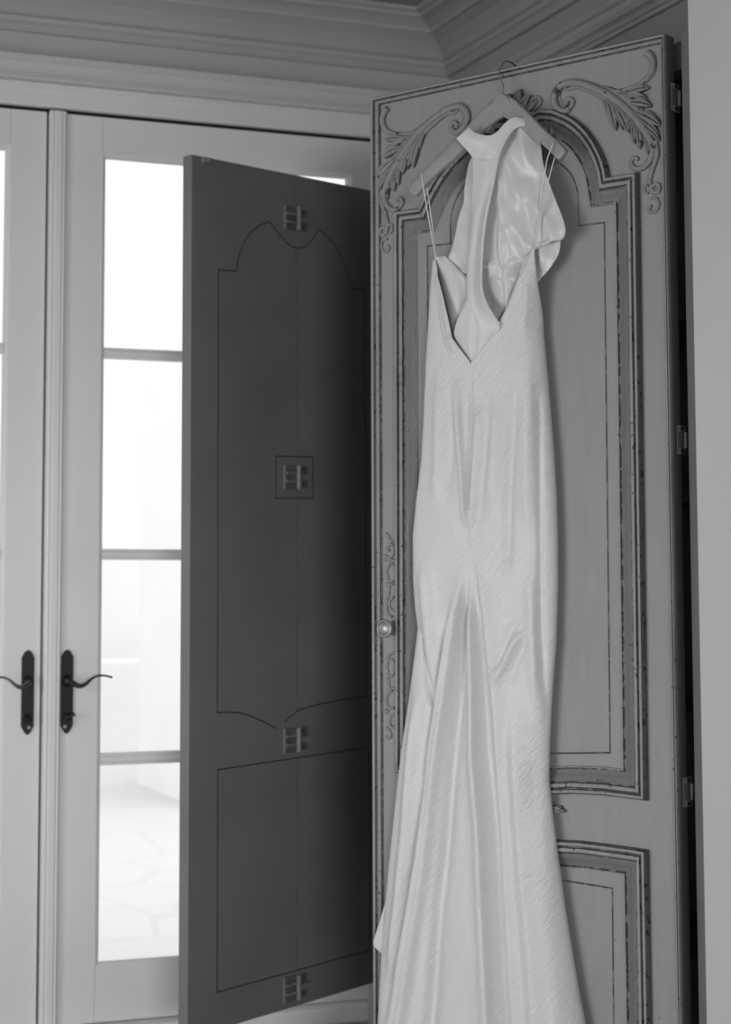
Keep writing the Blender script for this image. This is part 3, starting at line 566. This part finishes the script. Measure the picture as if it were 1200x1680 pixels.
# folds: (centre line, width to the left, width to the right, height)
def FD(pts, wl, wr, amp, fade=.05): 
    t = tab(pts); return (t, wl, wr, amp, fade)
FOLDS = [
 FD([(0.2729, 1.4699), (0.2764, 1.3572), (0.2842, 1.2327), (0.2877, 1.1339)], .016, .007, .010),                 # ridge left of the centre seam
 FD([(0.2545, 1.4335), (0.2642, 1.3329), (0.2750, 1.2082), (0.2816, 1.1216)], .012, .008, -.004),
 FD([(0.3043, 1.4800), (0.3002, 1.3559), (0.2945, 1.2324), (0.2889, 1.1093)], .004, .004, -.006),                 # centre seam pulled in
 FD([(0.3213, 1.4043), (0.3159, 1.3056), (0.3046, 1.2074), (0.2950, 1.1215)], .008, .016, .006),
 FD([(0.3479, 1.4272), (0.3350, 1.3048), (0.3193, 1.2070), (0.3038, 1.1214)], .010, .012, -.005),
 FD([(0.4063, 1.4844), (0.3976, 1.3507), (0.3862, 1.2295), (0.3805, 1.1085), (0.3782, 1.0361)], .010, .012, -.008, .09),
 FD([(0.3654, 1.4261), (0.3565, 1.2793), (0.3451, 1.1575)], .018, .016, .005, .09),
 FD([(0.4329, 1.5677), (0.4338, 1.4093), (0.4290, 1.2523), (0.4272, 1.1082)], .014, .012, .006, .1),
 FD([(0.4472, 1.4691), (0.4490, 1.2756), (0.4482, 1.1080), (0.4461, 0.9416), (0.4488, 0.8354), (0.4602, 0.7539), (0.4675, 0.6843)], .005, .006, -.006, .05),   # side seam
 FD([(0.4328, 1.1081), (0.4335, 0.9413), (0.4405, 0.8351), (0.4542, 0.7184)], .014, .008, .006, .06),
 # godet below the seam
 FD([(0.2843, 1.0908), (0.2686, 0.9987), (0.2498, 0.8879), (0.2276, 0.7400), (0.2038, 0.5796), (0.1813, 0.3949), (0.1466, 0.1962), (0.1371, 0.1463)] + [(.03,-.13)], .018, .007, .014, .06),
 FD([(0.2858, 1.0908), (0.2790, 0.9988), (0.2661, 0.8762), (0.2500, 0.7413), (0.2323, 0.5821), (0.2144, 0.3989), (0.1976, 0.1563)] + [(.13,-.13)], .007, .016, -.013, .06),
 FD([(0.2903, 1.0945), (0.2981, 0.9868), (0.3042, 0.8654), (0.3084, 0.6967), (0.3215, 0.5662), (0.3343, 0.4135), (0.3545, 0.1823)] + [(.36,-.13)], .016, .007, .013, .07),
 FD([(0.2915, 1.0724), (0.3082, 0.9748), (0.3186, 0.8418), (0.3272, 0.6980), (0.3445, 0.5683), (0.3599, 0.4166), (0.3825, 0.1869)] + [(.40,-.13)], .007, .015, -.010, .07),
 FD([(0.2947, 1.0994), (0.3135, 1.0663), (0.3260, 1.0055), (0.3394, 0.8968), (0.3526, 0.7893), (0.3624, 0.6410), (0.3794, 0.3956), (0.3965, 0.1892)] + [(.42,-.13)], .005, .018, .007, .05),
 # left hip folds
 FD([(0.2615, 1.0293), (0.2488, 0.9492), (0.2285, 0.8503), (0.2050, 0.7387), (0.1891, 0.6272), (0.1744, 0.4914), (0.1411, 0.2925), (0.1079, 0.1415)] + [(-.01,-.13)], .013, .007, .010, .06),
 FD([(0.2464, 1.0107), (0.2321, 0.9242), (0.2133, 0.8251), (0.1944, 0.7257), (0.1799, 0.6142), (0.1607, 0.4900), (0.1226, 0.2899), (0.0893, 0.1384)] + [(-.03,-.13)], .009, .010, -.012, .06),
 FD([(0.1638, 0.9449), (0.1741, 0.8792), (0.1860, 0.8239), (0.1993, 0.7813)], .006, .010, -.009, .03),
 FD([(0.1727, 1.1102), (0.1825, 0.9851), (0.1940, 0.8860), (0.2027, 0.8246)], .018, .020, .009, .08),
 FD([(0.1602, 0.8600), (0.1503, 0.7602), (0.1403, 0.6481), (0.1302, 0.5114), (0.1169, 0.3625), (0.1006, 0.2134)], .014, .014, .010, .08),
 # right thigh folds
 FD([(0.4225, 0.9553), (0.4054, 0.9347), (0.3852, 0.9019), (0.3678, 0.8678), (0.3545, 0.8313)], .012, .008, .007, .03),
 FD([(0.4251, 0.9387), (0.4108, 0.9145), (0.3935, 0.8806), (0.3788, 0.8383)], .008, .010, -.0045, .03),
 FD([(0.4031, 0.9764), (0.3828, 0.9401), (0.3653, 0.8976), (0.3520, 0.8612)], .009, .010, -.004, .03),
 FD([(0.4014, 0.8333), (0.3972, 0.7146), (0.3984, 0.5851), (0.4107, 0.4460), (0.4308, 0.2867)] + [(.46,-.13)], .020, .020, .009, .1),
 FD([(0.3671, 0.8079), (0.3742, 0.6775), (0.3866, 0.5370), (0.4043, 0.3755), (0.4241, 0.1938)] + [(.45,-.13)], .012, .014, -.009, .1),
 FD([(0.4482, 0.6829), (0.4536, 0.5669), (0.4654, 0.4294), (0.4835, 0.2717)] + [(.53,-.13)], .018, .016, .006, .1),
 # upper left
 FD([(0.2139, 1.6907), (0.2242, 1.6258), (0.2374, 1.5610), (0.2476, 1.5096)], .006, .005, .006, .03),
 FD([(0.2204, 1.5372), (0.2194, 1.4107), (0.2154, 1.2850), (0.2083, 1.1599)], .016, .018, .007, .1),
 FD([(0.2475, 1.4970), (0.2498, 1.4087), (0.2489, 1.3086), (0.2419, 1.1966)], .010, .012, -.005, .08),
 FD([(0.2510, 1.5535), (0.2493, 1.5284), (0.2596, 1.4960)], .005, .005, .006, .02),
 FD([(0.4371, 1.6776), (0.4304, 1.5925), (0.4180, 1.5079)], .010, .010, .006, .06),
]
def ss(x): x = max(0, min(1, x)); return x*x*(3-2*x)
def fold_h(u, v):
    h = 0
    for t, wl, wr, amp, fade in FOLDS:
        v0, v1 = t[0][0], t[-1][0]
        if v < v0 or v > v1: continue
        k = ss((v1-v)/(fade*(2.0 if v1-v0 > .3 else 1.0))) * (1 if v0 < -.1 else ss((v-v0)/fade))
        d = u - interp(t, v); w = wl if d < 0 else wr
        w *= 1 + .5*max(0, min(1, (1.0-v)))
        if abs(d) < 4*w: h += (1.45 + .35*ss((1.0-v)/.3))*amp*k*math.exp(-(d/w)**2)
    return h
DEPTH = [(-.13,.120),(.2,.090),(.55,.072),(.9,.064),(1.2,.068),(1.5,.072),(1.64,.070),(1.72,.064),(1.8,.058)]
def edge_o(v): return .020 + .035*ss((v-1.55)/.15)
def body_o(u, v, s):
    """distance of the outer cloth from the door face; s = 0..1 across"""
    D = interp(DEPTH, v); e = abs(2*s-1)
    eo = edge_o(v) if s > .5 else .020
    base = eo + (D-eo)*(max(0,1-e**3.2))**.5
    n_ = noise.noise(Vector((u*9, v*5, 1.3)))*.004 + noise.noise(Vector((u*26, v*9, 4.1)))*.0015
    return base + (fold_h(u, v) + n_)*min(1, (1-e)*7)
NL, NR = 90, 110; VS = []
v = VTR
while v > -.13: VS.append(v); v -= .0042
VS.append(-.13)
left_rows, right_rows, back_rows = [], [], []
for v in VS:
    L_ = interp(LEFT, v); R_ = interp(RIGHT, v)
    if v > VB: a, c = interp(VL, v), interp(VR, v)
    else: a = c = interp(SEAM, v)
    dip = .0
    if v <= VTL + .004:
        vv = min(v, VTL)
        left_rows.append([W(lerp(L_, a, j/NL), v - (.010*ss(1-j/NL*1.0) if v > VTL-.02 and False else 0), body_o(lerp(L_, a, j/NL), v, (lerp(L_, a, j/NL)-L_)/(R_-L_))) for j in range(NL+1)])
    right_rows.append([W(lerp(c, R_, j/NR), v, body_o(lerp(c, R_, j/NR), v, (lerp(c, R_, j/NR)-L_)/(R_-L_))) for j in range(NR+1)])
    back_rows.append([W(lerp(R_, L_, j/40), v, .020 + (edge_o(v)-.020)*(1-j/40)**2 - .012*math.sin(math.pi*j/40)) for j in range(41)])
b = MB(); b.grid(left_rows); b.grid(right_rows); b.grid(back_rows[int((VTR-VTL)/.0042)+2:])
sk = b.build('gown_body', M_satin, DR, MD1, smooth=True, weld=.0004)
# rolled edge of the open back
def edge_tube(name, ptsf, r=.0016, mat=M_strap):
    b = MB(); b.tube(ptsf, r, 8); return b.build(name, mat, DR, MD1, smooth=True)
vl = [v for v in VS if VB-.002 <= v <= VTL]; vr = [v for v in VS if VB-.002 <= v]
def edgepts(vs, T):
    out = []
    for v in vs:
        L_ = interp(LEFT, v); R_ = interp(RIGHT, v); u_ = interp(T, v); out.append(Vector(W(u_, v, body_o(u_, v, (u_-L_)/(R_-L_))+.0006)))
    return out
edge_tube('neckline_binding', edgepts(vl, VL)); edge_tube('neckline_binding', edgepts(vr, VR), .0012)

# patches given as ladders of (left, right) points with their own distance from the door
def ladder(mb, rows, nu, sub, wr=None, crown=.0):
    """rows: list of polylines (same count) of (u, v, o); smooth both ways"""
    k = len(rows[0]); cols = [catmull([Vector((r[j][0], r[j][2], r[j][1])) for r in rows], sub) for j in range(k)]
    out = []
    for i in range(len(cols[0])):
        line = catmull([c[i] for c in cols], max(1, nu//(k-1))); N_ = len(line); row = []
        for j, p in enumerate(line):
            t = j/(N_-1); o_ = p.y + crown*math.sin(math.pi*t)
            if wr: o_ += wr(p.x, p.z, t)
            row.append((p.x, -o_, p.z))
        out.append(row)
    mb.grid(out)
def wrk(u, v, t):
    q = Vector((u*16 + v*3, v*7, 2.0)); r_ = abs(noise.noise(q)); q2 = Vector((u*38+v*10, v*24, 7.0))
    g_ = math.exp(-((v-1.672)/.022)**2); e_ = min(1, 6*t, 5*(1-t))
    return e_*.012*g_*noise.noise(Vector((u*45, v*60, 3.3))) + .020*(.3-r_) + .005*noise.noise(q2) - .008*math.exp(-((u-.435+.1*(v-1.75))/.012)**2)*ss((1.84-v)/.06) + .007*math.exp(-((u-.375)/.008)**2)
# front bodice, seen from inside, falling from the halter neck
b = MB()
ladder(b, [[(0.3927, 1.9631, 0.0480), (0.4152, 1.9590, 0.0560), (0.4312, 1.9597, 0.0450)], [(0.3750, 1.9497, 0.0480), (0.4175, 1.9404, 0.0600), (0.4439, 1.9439, 0.0450)], [(0.3173, 1.9342, 0.0460), (0.4097, 1.9159, 0.0640), (0.4578, 1.9143, 0.0450)], [(0.2856, 1.9076, 0.0440), (0.4005, 1.8858, 0.0660), (0.4664, 1.8780, 0.0460)],
           [(0.2792, 1.8638, 0.0440), (0.3957, 1.8429, 0.0660), (0.4819, 1.8311, 0.0470)], [(0.2665, 1.8080, 0.0440), (0.3894, 1.7881, 0.0640), (0.5039, 1.7784, 0.0500)], [(0.2556, 1.7750, 0.0440), (0.3848, 1.7517, 0.0620), (0.5172, 1.7471, 0.0520)], [(0.2509, 1.7564, 0.0440), (0.3804, 1.7314, 0.0600), (0.5190, 1.7286, 0.0520)],
           [(0.2430, 1.7279, 0.0440), (0.3746, 1.7103, 0.0560), (0.5070, 1.7149, 0.0520)], [(0.2337, 1.7063, 0.0420), (0.3716, 1.6739, 0.0520), (0.4661, 1.7203, 0.0420)], [(0.2322, 1.6849, 0.0400), (0.3644, 1.6431, 0.0460), (0.4345, 1.7167, 0.0300)], [(0.2261, 1.6541, 0.0360), (0.3586, 1.6167, 0.0420), (0.4145, 1.6827, 0.0240)], [(0.2258, 1.5906, 0.0320), (0.3439, 1.5664, 0.0360), (0.3925, 1.6197, 0.0200)], [(0.2420, 1.5002, 0.0300), (0.2961, 1.4933, 0.0320), (0.3416, 1.5244, 0.0220)]], 60, 9, wrk)
fb = b.build('front_bodice', M_shiny, DR, MD1, smooth=True, solid=.0012)
edge_tube('armhole_binding', [Vector(W(u_, v_, o_+.004)) for u_, v_, o_ in [tuple(p) for p in catmull([Vector(q) for q in [(0.5182, 1.7263, 0.0520), (0.5096, 1.7149, 0.0540), (0.4908, 1.7159, 0.0550), (0.4719, 1.7175, 0.0560), (0.4584, 1.7148, 0.0570), (0.4504, 1.7082, 0.0580)]], 6)]], .0012)
def wrk2(u, v, t):
    return .018*(.3-abs(noise.noise(Vector((u*24+1, v*15+u*8, 5.0))))) + .005*noise.noise(Vector((u*50, v*35, 3.0)))
# gathered lining below the bodice, visible through the open back
b = MB()
ladder(b, [[(0.3957, 1.7483, 0.0340), (0.4541, 1.7332, 0.0360), (0.4949, 1.7283, 0.0340)], [(0.3982, 1.7168, 0.0340), (0.4566, 1.7106, 0.0360), (0.4944, 1.7060, 0.0360)], [(0.4024, 1.6880, 0.0320), (0.4534, 1.6815, 0.0360), (0.4829, 1.6793, 0.0360)], [(0.4037, 1.6669, 0.0300), (0.4433, 1.6583, 0.0340), (0.4645, 1.6596, 0.0340)], [(0.4051, 1.6459, 0.0280), (0.4301, 1.6373, 0.0360), (0.4407, 1.6443, 0.0300)]], 40, 8, wrk2)
b.build('bodice_lining', M_shiny, DR, MD1, smooth=True, solid=.0012)
# turned-over left cup of the back
b = MB()
ladder(b, [[(0.2027, 1.7158, 0.0460), (0.2193, 1.7168, 0.0520), (0.2317, 1.7143, 0.0500)], [(0.2028, 1.7070, 0.0440), (0.2342, 1.6992, 0.0560), (0.2470, 1.7001, 0.0480)], [(0.2045, 1.6881, 0.0400), (0.2493, 1.6745, 0.0560), (0.2666, 1.6787, 0.0480)], [(0.2107, 1.6558, 0.0360), (0.2554, 1.6464, 0.0520), (0.2847, 1.6605, 0.0460)], [(0.2212, 1.6100, 0.0340), (0.2570, 1.6114, 0.0460), (0.2800, 1.6347, 0.0440)], [(0.2373, 1.5632, 0.0400), (0.2568, 1.5798, 0.0460), (0.2751, 1.6033, 0.0460)], [(0.2500, 1.5331, 0.0500), (0.2710, 1.5435, 0.0540), (0.2861, 1.5572, 0.0540)], [(0.2737, 1.5080, 0.0540), (0.2914, 1.5125, 0.0580), (0.3034, 1.5177, 0.0580)], [(0.2999, 1.4853, 0.0600), (0.3051, 1.4861, 0.0610), (0.3089, 1.4884, 0.0600)]], 24, 6, lambda u, v, t: .004*math.sin(t*9))
b.build('back_facing', M_shiny, DR, MD1, smooth=True, solid=.0012)
# halter collar and the long back strap
def wrk3(u, v, t):
    k_ = ss((1.845-v)/.07)*ss((v-1.58)/.05)
    return -.006*math.exp(-((t-.5)/.07)**2)*ss((1.60-v)/.05)*ss((v-1.47)/.03) + .0045*k_*math.sin((t-.15)*7.5) + .0015*k_*noise.noise(Vector((u*40, v*6, 9.0)))
b = MB()
ladder(b, [[(0.3230, 1.8992, 0.0860), (0.3594, 1.8912, 0.0920), (0.3840, 1.8926, 0.0840)], [(0.3228, 1.8694, 0.0840), (0.3589, 1.8622, 0.0940), (0.3771, 1.8637, 0.0840)], [(0.3189, 1.8388, 0.0820), (0.3535, 1.8320, 0.0930), (0.3675, 1.8318, 0.0820)], [(0.3135, 1.7959, 0.0800), (0.3445, 1.7899, 0.0910), (0.3547, 1.7903, 0.0800)], [(0.3072, 1.7467, 0.0780), (0.3345, 1.7415, 0.0900), (0.3441, 1.7420, 0.0780)], [(0.3001, 1.6976, 0.0760), (0.3268, 1.6928, 0.0880), (0.3385, 1.6930, 0.0770)],
           [(0.2960, 1.6516, 0.0760), (0.3234, 1.6471, 0.0880), (0.3373, 1.6494, 0.0780)], [(0.2942, 1.6167, 0.0760), (0.3245, 1.6122, 0.0880), (0.3414, 1.6178, 0.0780)], [(0.2836, 1.5917, 0.0740), (0.3242, 1.5811, 0.0880), (0.3544, 1.5895, 0.0760)], [(0.2673, 1.5700, 0.0680), (0.3213, 1.5510, 0.0820), (0.3761, 1.5558, 0.0720)], [(0.2598, 1.5460, 0.0640), (0.3142, 1.5252, 0.0740), (0.3602, 1.5330, 0.0680)], [(0.2805, 1.5140, 0.0640), (0.3113, 1.5009, 0.0700), (0.3381, 1.5103, 0.0660)], [(0.3025, 1.4871, 0.0660), (0.3098, 1.4838, 0.0680), (0.3144, 1.4861, 0.0660)]], 32, 9, wrk3)
# collar: left wing, throat, right band passing behind the neck
def sheet(tris_rows, n=7):
    ladder(b, tris_rows, 16, n)
sheet([[(0.2926, 1.9444, 0.1000), (0.3105, 1.9524, 0.1020), (0.3228, 1.9625, 0.0980)], [(0.3024, 1.9320, 0.0970), (0.3223, 1.9404, 0.1020), (0.3360, 1.9502, 0.0980)], [(0.3131, 1.9175, 0.0910), (0.3386, 1.9281, 0.1000), (0.3537, 1.9426, 0.0960)], [(0.3214, 1.9054, 0.0880), (0.3506, 1.9194, 0.0960), (0.3685, 1.9393, 0.0940)], [(0.3230, 1.8992, 0.0860), (0.3594, 1.9108, 0.0940), (0.3781, 1.9405, 0.0930)]])
sheet([[(0.3230, 1.8992, 0.0860), (0.3594, 1.9108, 0.0940), (0.3781, 1.9405, 0.0930)], [(0.3594, 1.8912, 0.0920), (0.3718, 1.9040, 0.0930), (0.3826, 1.9432, 0.0910)], [(0.3840, 1.8926, 0.0840), (0.3875, 1.9098, 0.0890), (0.3880, 1.9485, 0.0880)]])
sheet([[(0.3840, 1.8926, 0.0840), (0.3875, 1.9098, 0.0890), (0.3880, 1.9485, 0.0880)], [(0.3924, 1.9140, 0.0820), (0.3952, 1.9315, 0.0860), (0.3963, 1.9577, 0.0850)], [(0.4016, 1.9333, 0.0780), (0.4043, 1.9470, 0.0820), (0.4061, 1.9670, 0.0800)], [(0.4123, 1.9489, 0.0720), (0.4164, 1.9586, 0.0760), (0.4175, 1.9721, 0.0730)], [(0.4229, 1.9551, 0.0660), (0.4271, 1.9608, 0.0680), (0.4276, 1.9703, 0.0640)], [(0.4336, 1.9561, 0.0580), (0.4365, 1.9588, 0.0580), (0.4369, 1.9626, 0.0540)], [(0.4442, 1.9491, 0.0500), (0.4451, 1.9504, 0.0490), (0.4446, 1.9529, 0.0460)]])
b.build('halter_strap', M_strap, DR, MD1, smooth=True, weld=.0006, solid=.0016)
edge_tube('strap_binding', [Vector(W(p[0], p[1], p[2]+.002)) for p in [tuple(q) for q in catmull([Vector(q) for q in [(0.4442, 1.9491, 0.0500), (0.4336, 1.9561, 0.0580), (0.4229, 1.9551, 0.0660), (0.4123, 1.9489, 0.0720), (0.4016, 1.9333, 0.0780), (0.3924, 1.9140, 0.0820), (0.3840, 1.8926, 0.0840), (0.3771, 1.8637, 0.0840), (0.3675, 1.8318, 0.0820), (0.3547, 1.7903, 0.0800), (0.3441, 1.7420, 0.0780), (0.3385, 1.6930, 0.0770), (0.3373, 1.6494, 0.0780), (0.3414, 1.6178, 0.0780), (0.3544, 1.5895, 0.0760), (0.3774, 1.5554, 0.0740)]], 6)]], .0030)
# spaghetti straps looped over the ends of the hanger
for pts in ([(0.2117, 1.8792, 0.1080), (0.2153, 1.8618, 0.1100), (0.2156, 1.8226, 0.1000), (0.2148, 1.7620, 0.0800), (0.2055, 1.7110, 0.0500)], [(0.2131, 1.8610, 0.0940), (0.2176, 1.8287, 0.0920), (0.2179, 1.7743, 0.0800), (0.2056, 1.7087, 0.0480)],
            [(0.5116, 1.9002, 0.0860), (0.5050, 1.8839, 0.0880), (0.4953, 1.8642, 0.0840), (0.4799, 1.8105, 0.0760), (0.4656, 1.7560, 0.0700), (0.4515, 1.7051, 0.0620)], [(0.5116, 1.8830, 0.0740), (0.5081, 1.8630, 0.0800), (0.4975, 1.8357, 0.0780), (0.4826, 1.7921, 0.0740), (0.4657, 1.7489, 0.0680), (0.4509, 1.7005, 0.0600)]):
    edge_tube('spaghetti_strap', [Vector(W(p[0], p[1], p[2])) for p in [tuple(q) for q in catmull([Vector(q) for q in pts], 8)]], .0013)
for pts in ([(0.2117, 1.8792, 0.1080), (0.2083, 1.8863, 0.1000), (0.2059, 1.8798, 0.0880), (0.2131, 1.8610, 0.0940)], [(0.5116, 1.9002, 0.0860), (0.5066, 1.9098, 0.0720), (0.5048, 1.9038, 0.0600), (0.5116, 1.8830, 0.0740)]):
    edge_tube('strap_loop', [Vector(W(p[0], p[1], p[2])) for p in [tuple(q) for q in catmull([Vector(q) for q in pts], 6)]], .0013)
# corner of the front hem showing behind the train on the left
b = MB()
ladder(b, [[(0.0815, 0.5032, 0.0300), (0.0906, 0.4861, 0.0360), (0.1029, 0.4878, 0.0400)], [(0.0637, 0.4139, 0.0300), (0.0776, 0.4162, 0.0360), (0.1025, 0.4196, 0.0400)], [(0.0443, 0.3493, 0.0320), (0.0694, 0.3534, 0.0380), (0.1021, 0.3516, 0.0400)], [(0.0280, 0.3038, 0.0340), (0.0579, 0.2963, 0.0400), (0.0940, 0.2926, 0.0400)], [(0.0232, 0.2869, 0.0340), (0.0547, 0.2748, 0.0400), (0.0861, 0.2668, 0.0400)], [(0.0295, 0.2778, 0.0340), (0.0562, 0.2688, 0.0400), (0.0860, 0.2607, 0.0400)]], 16, 6)
b.build('front_hem', M_satin, DR, MD1, smooth=True, solid=.0015)
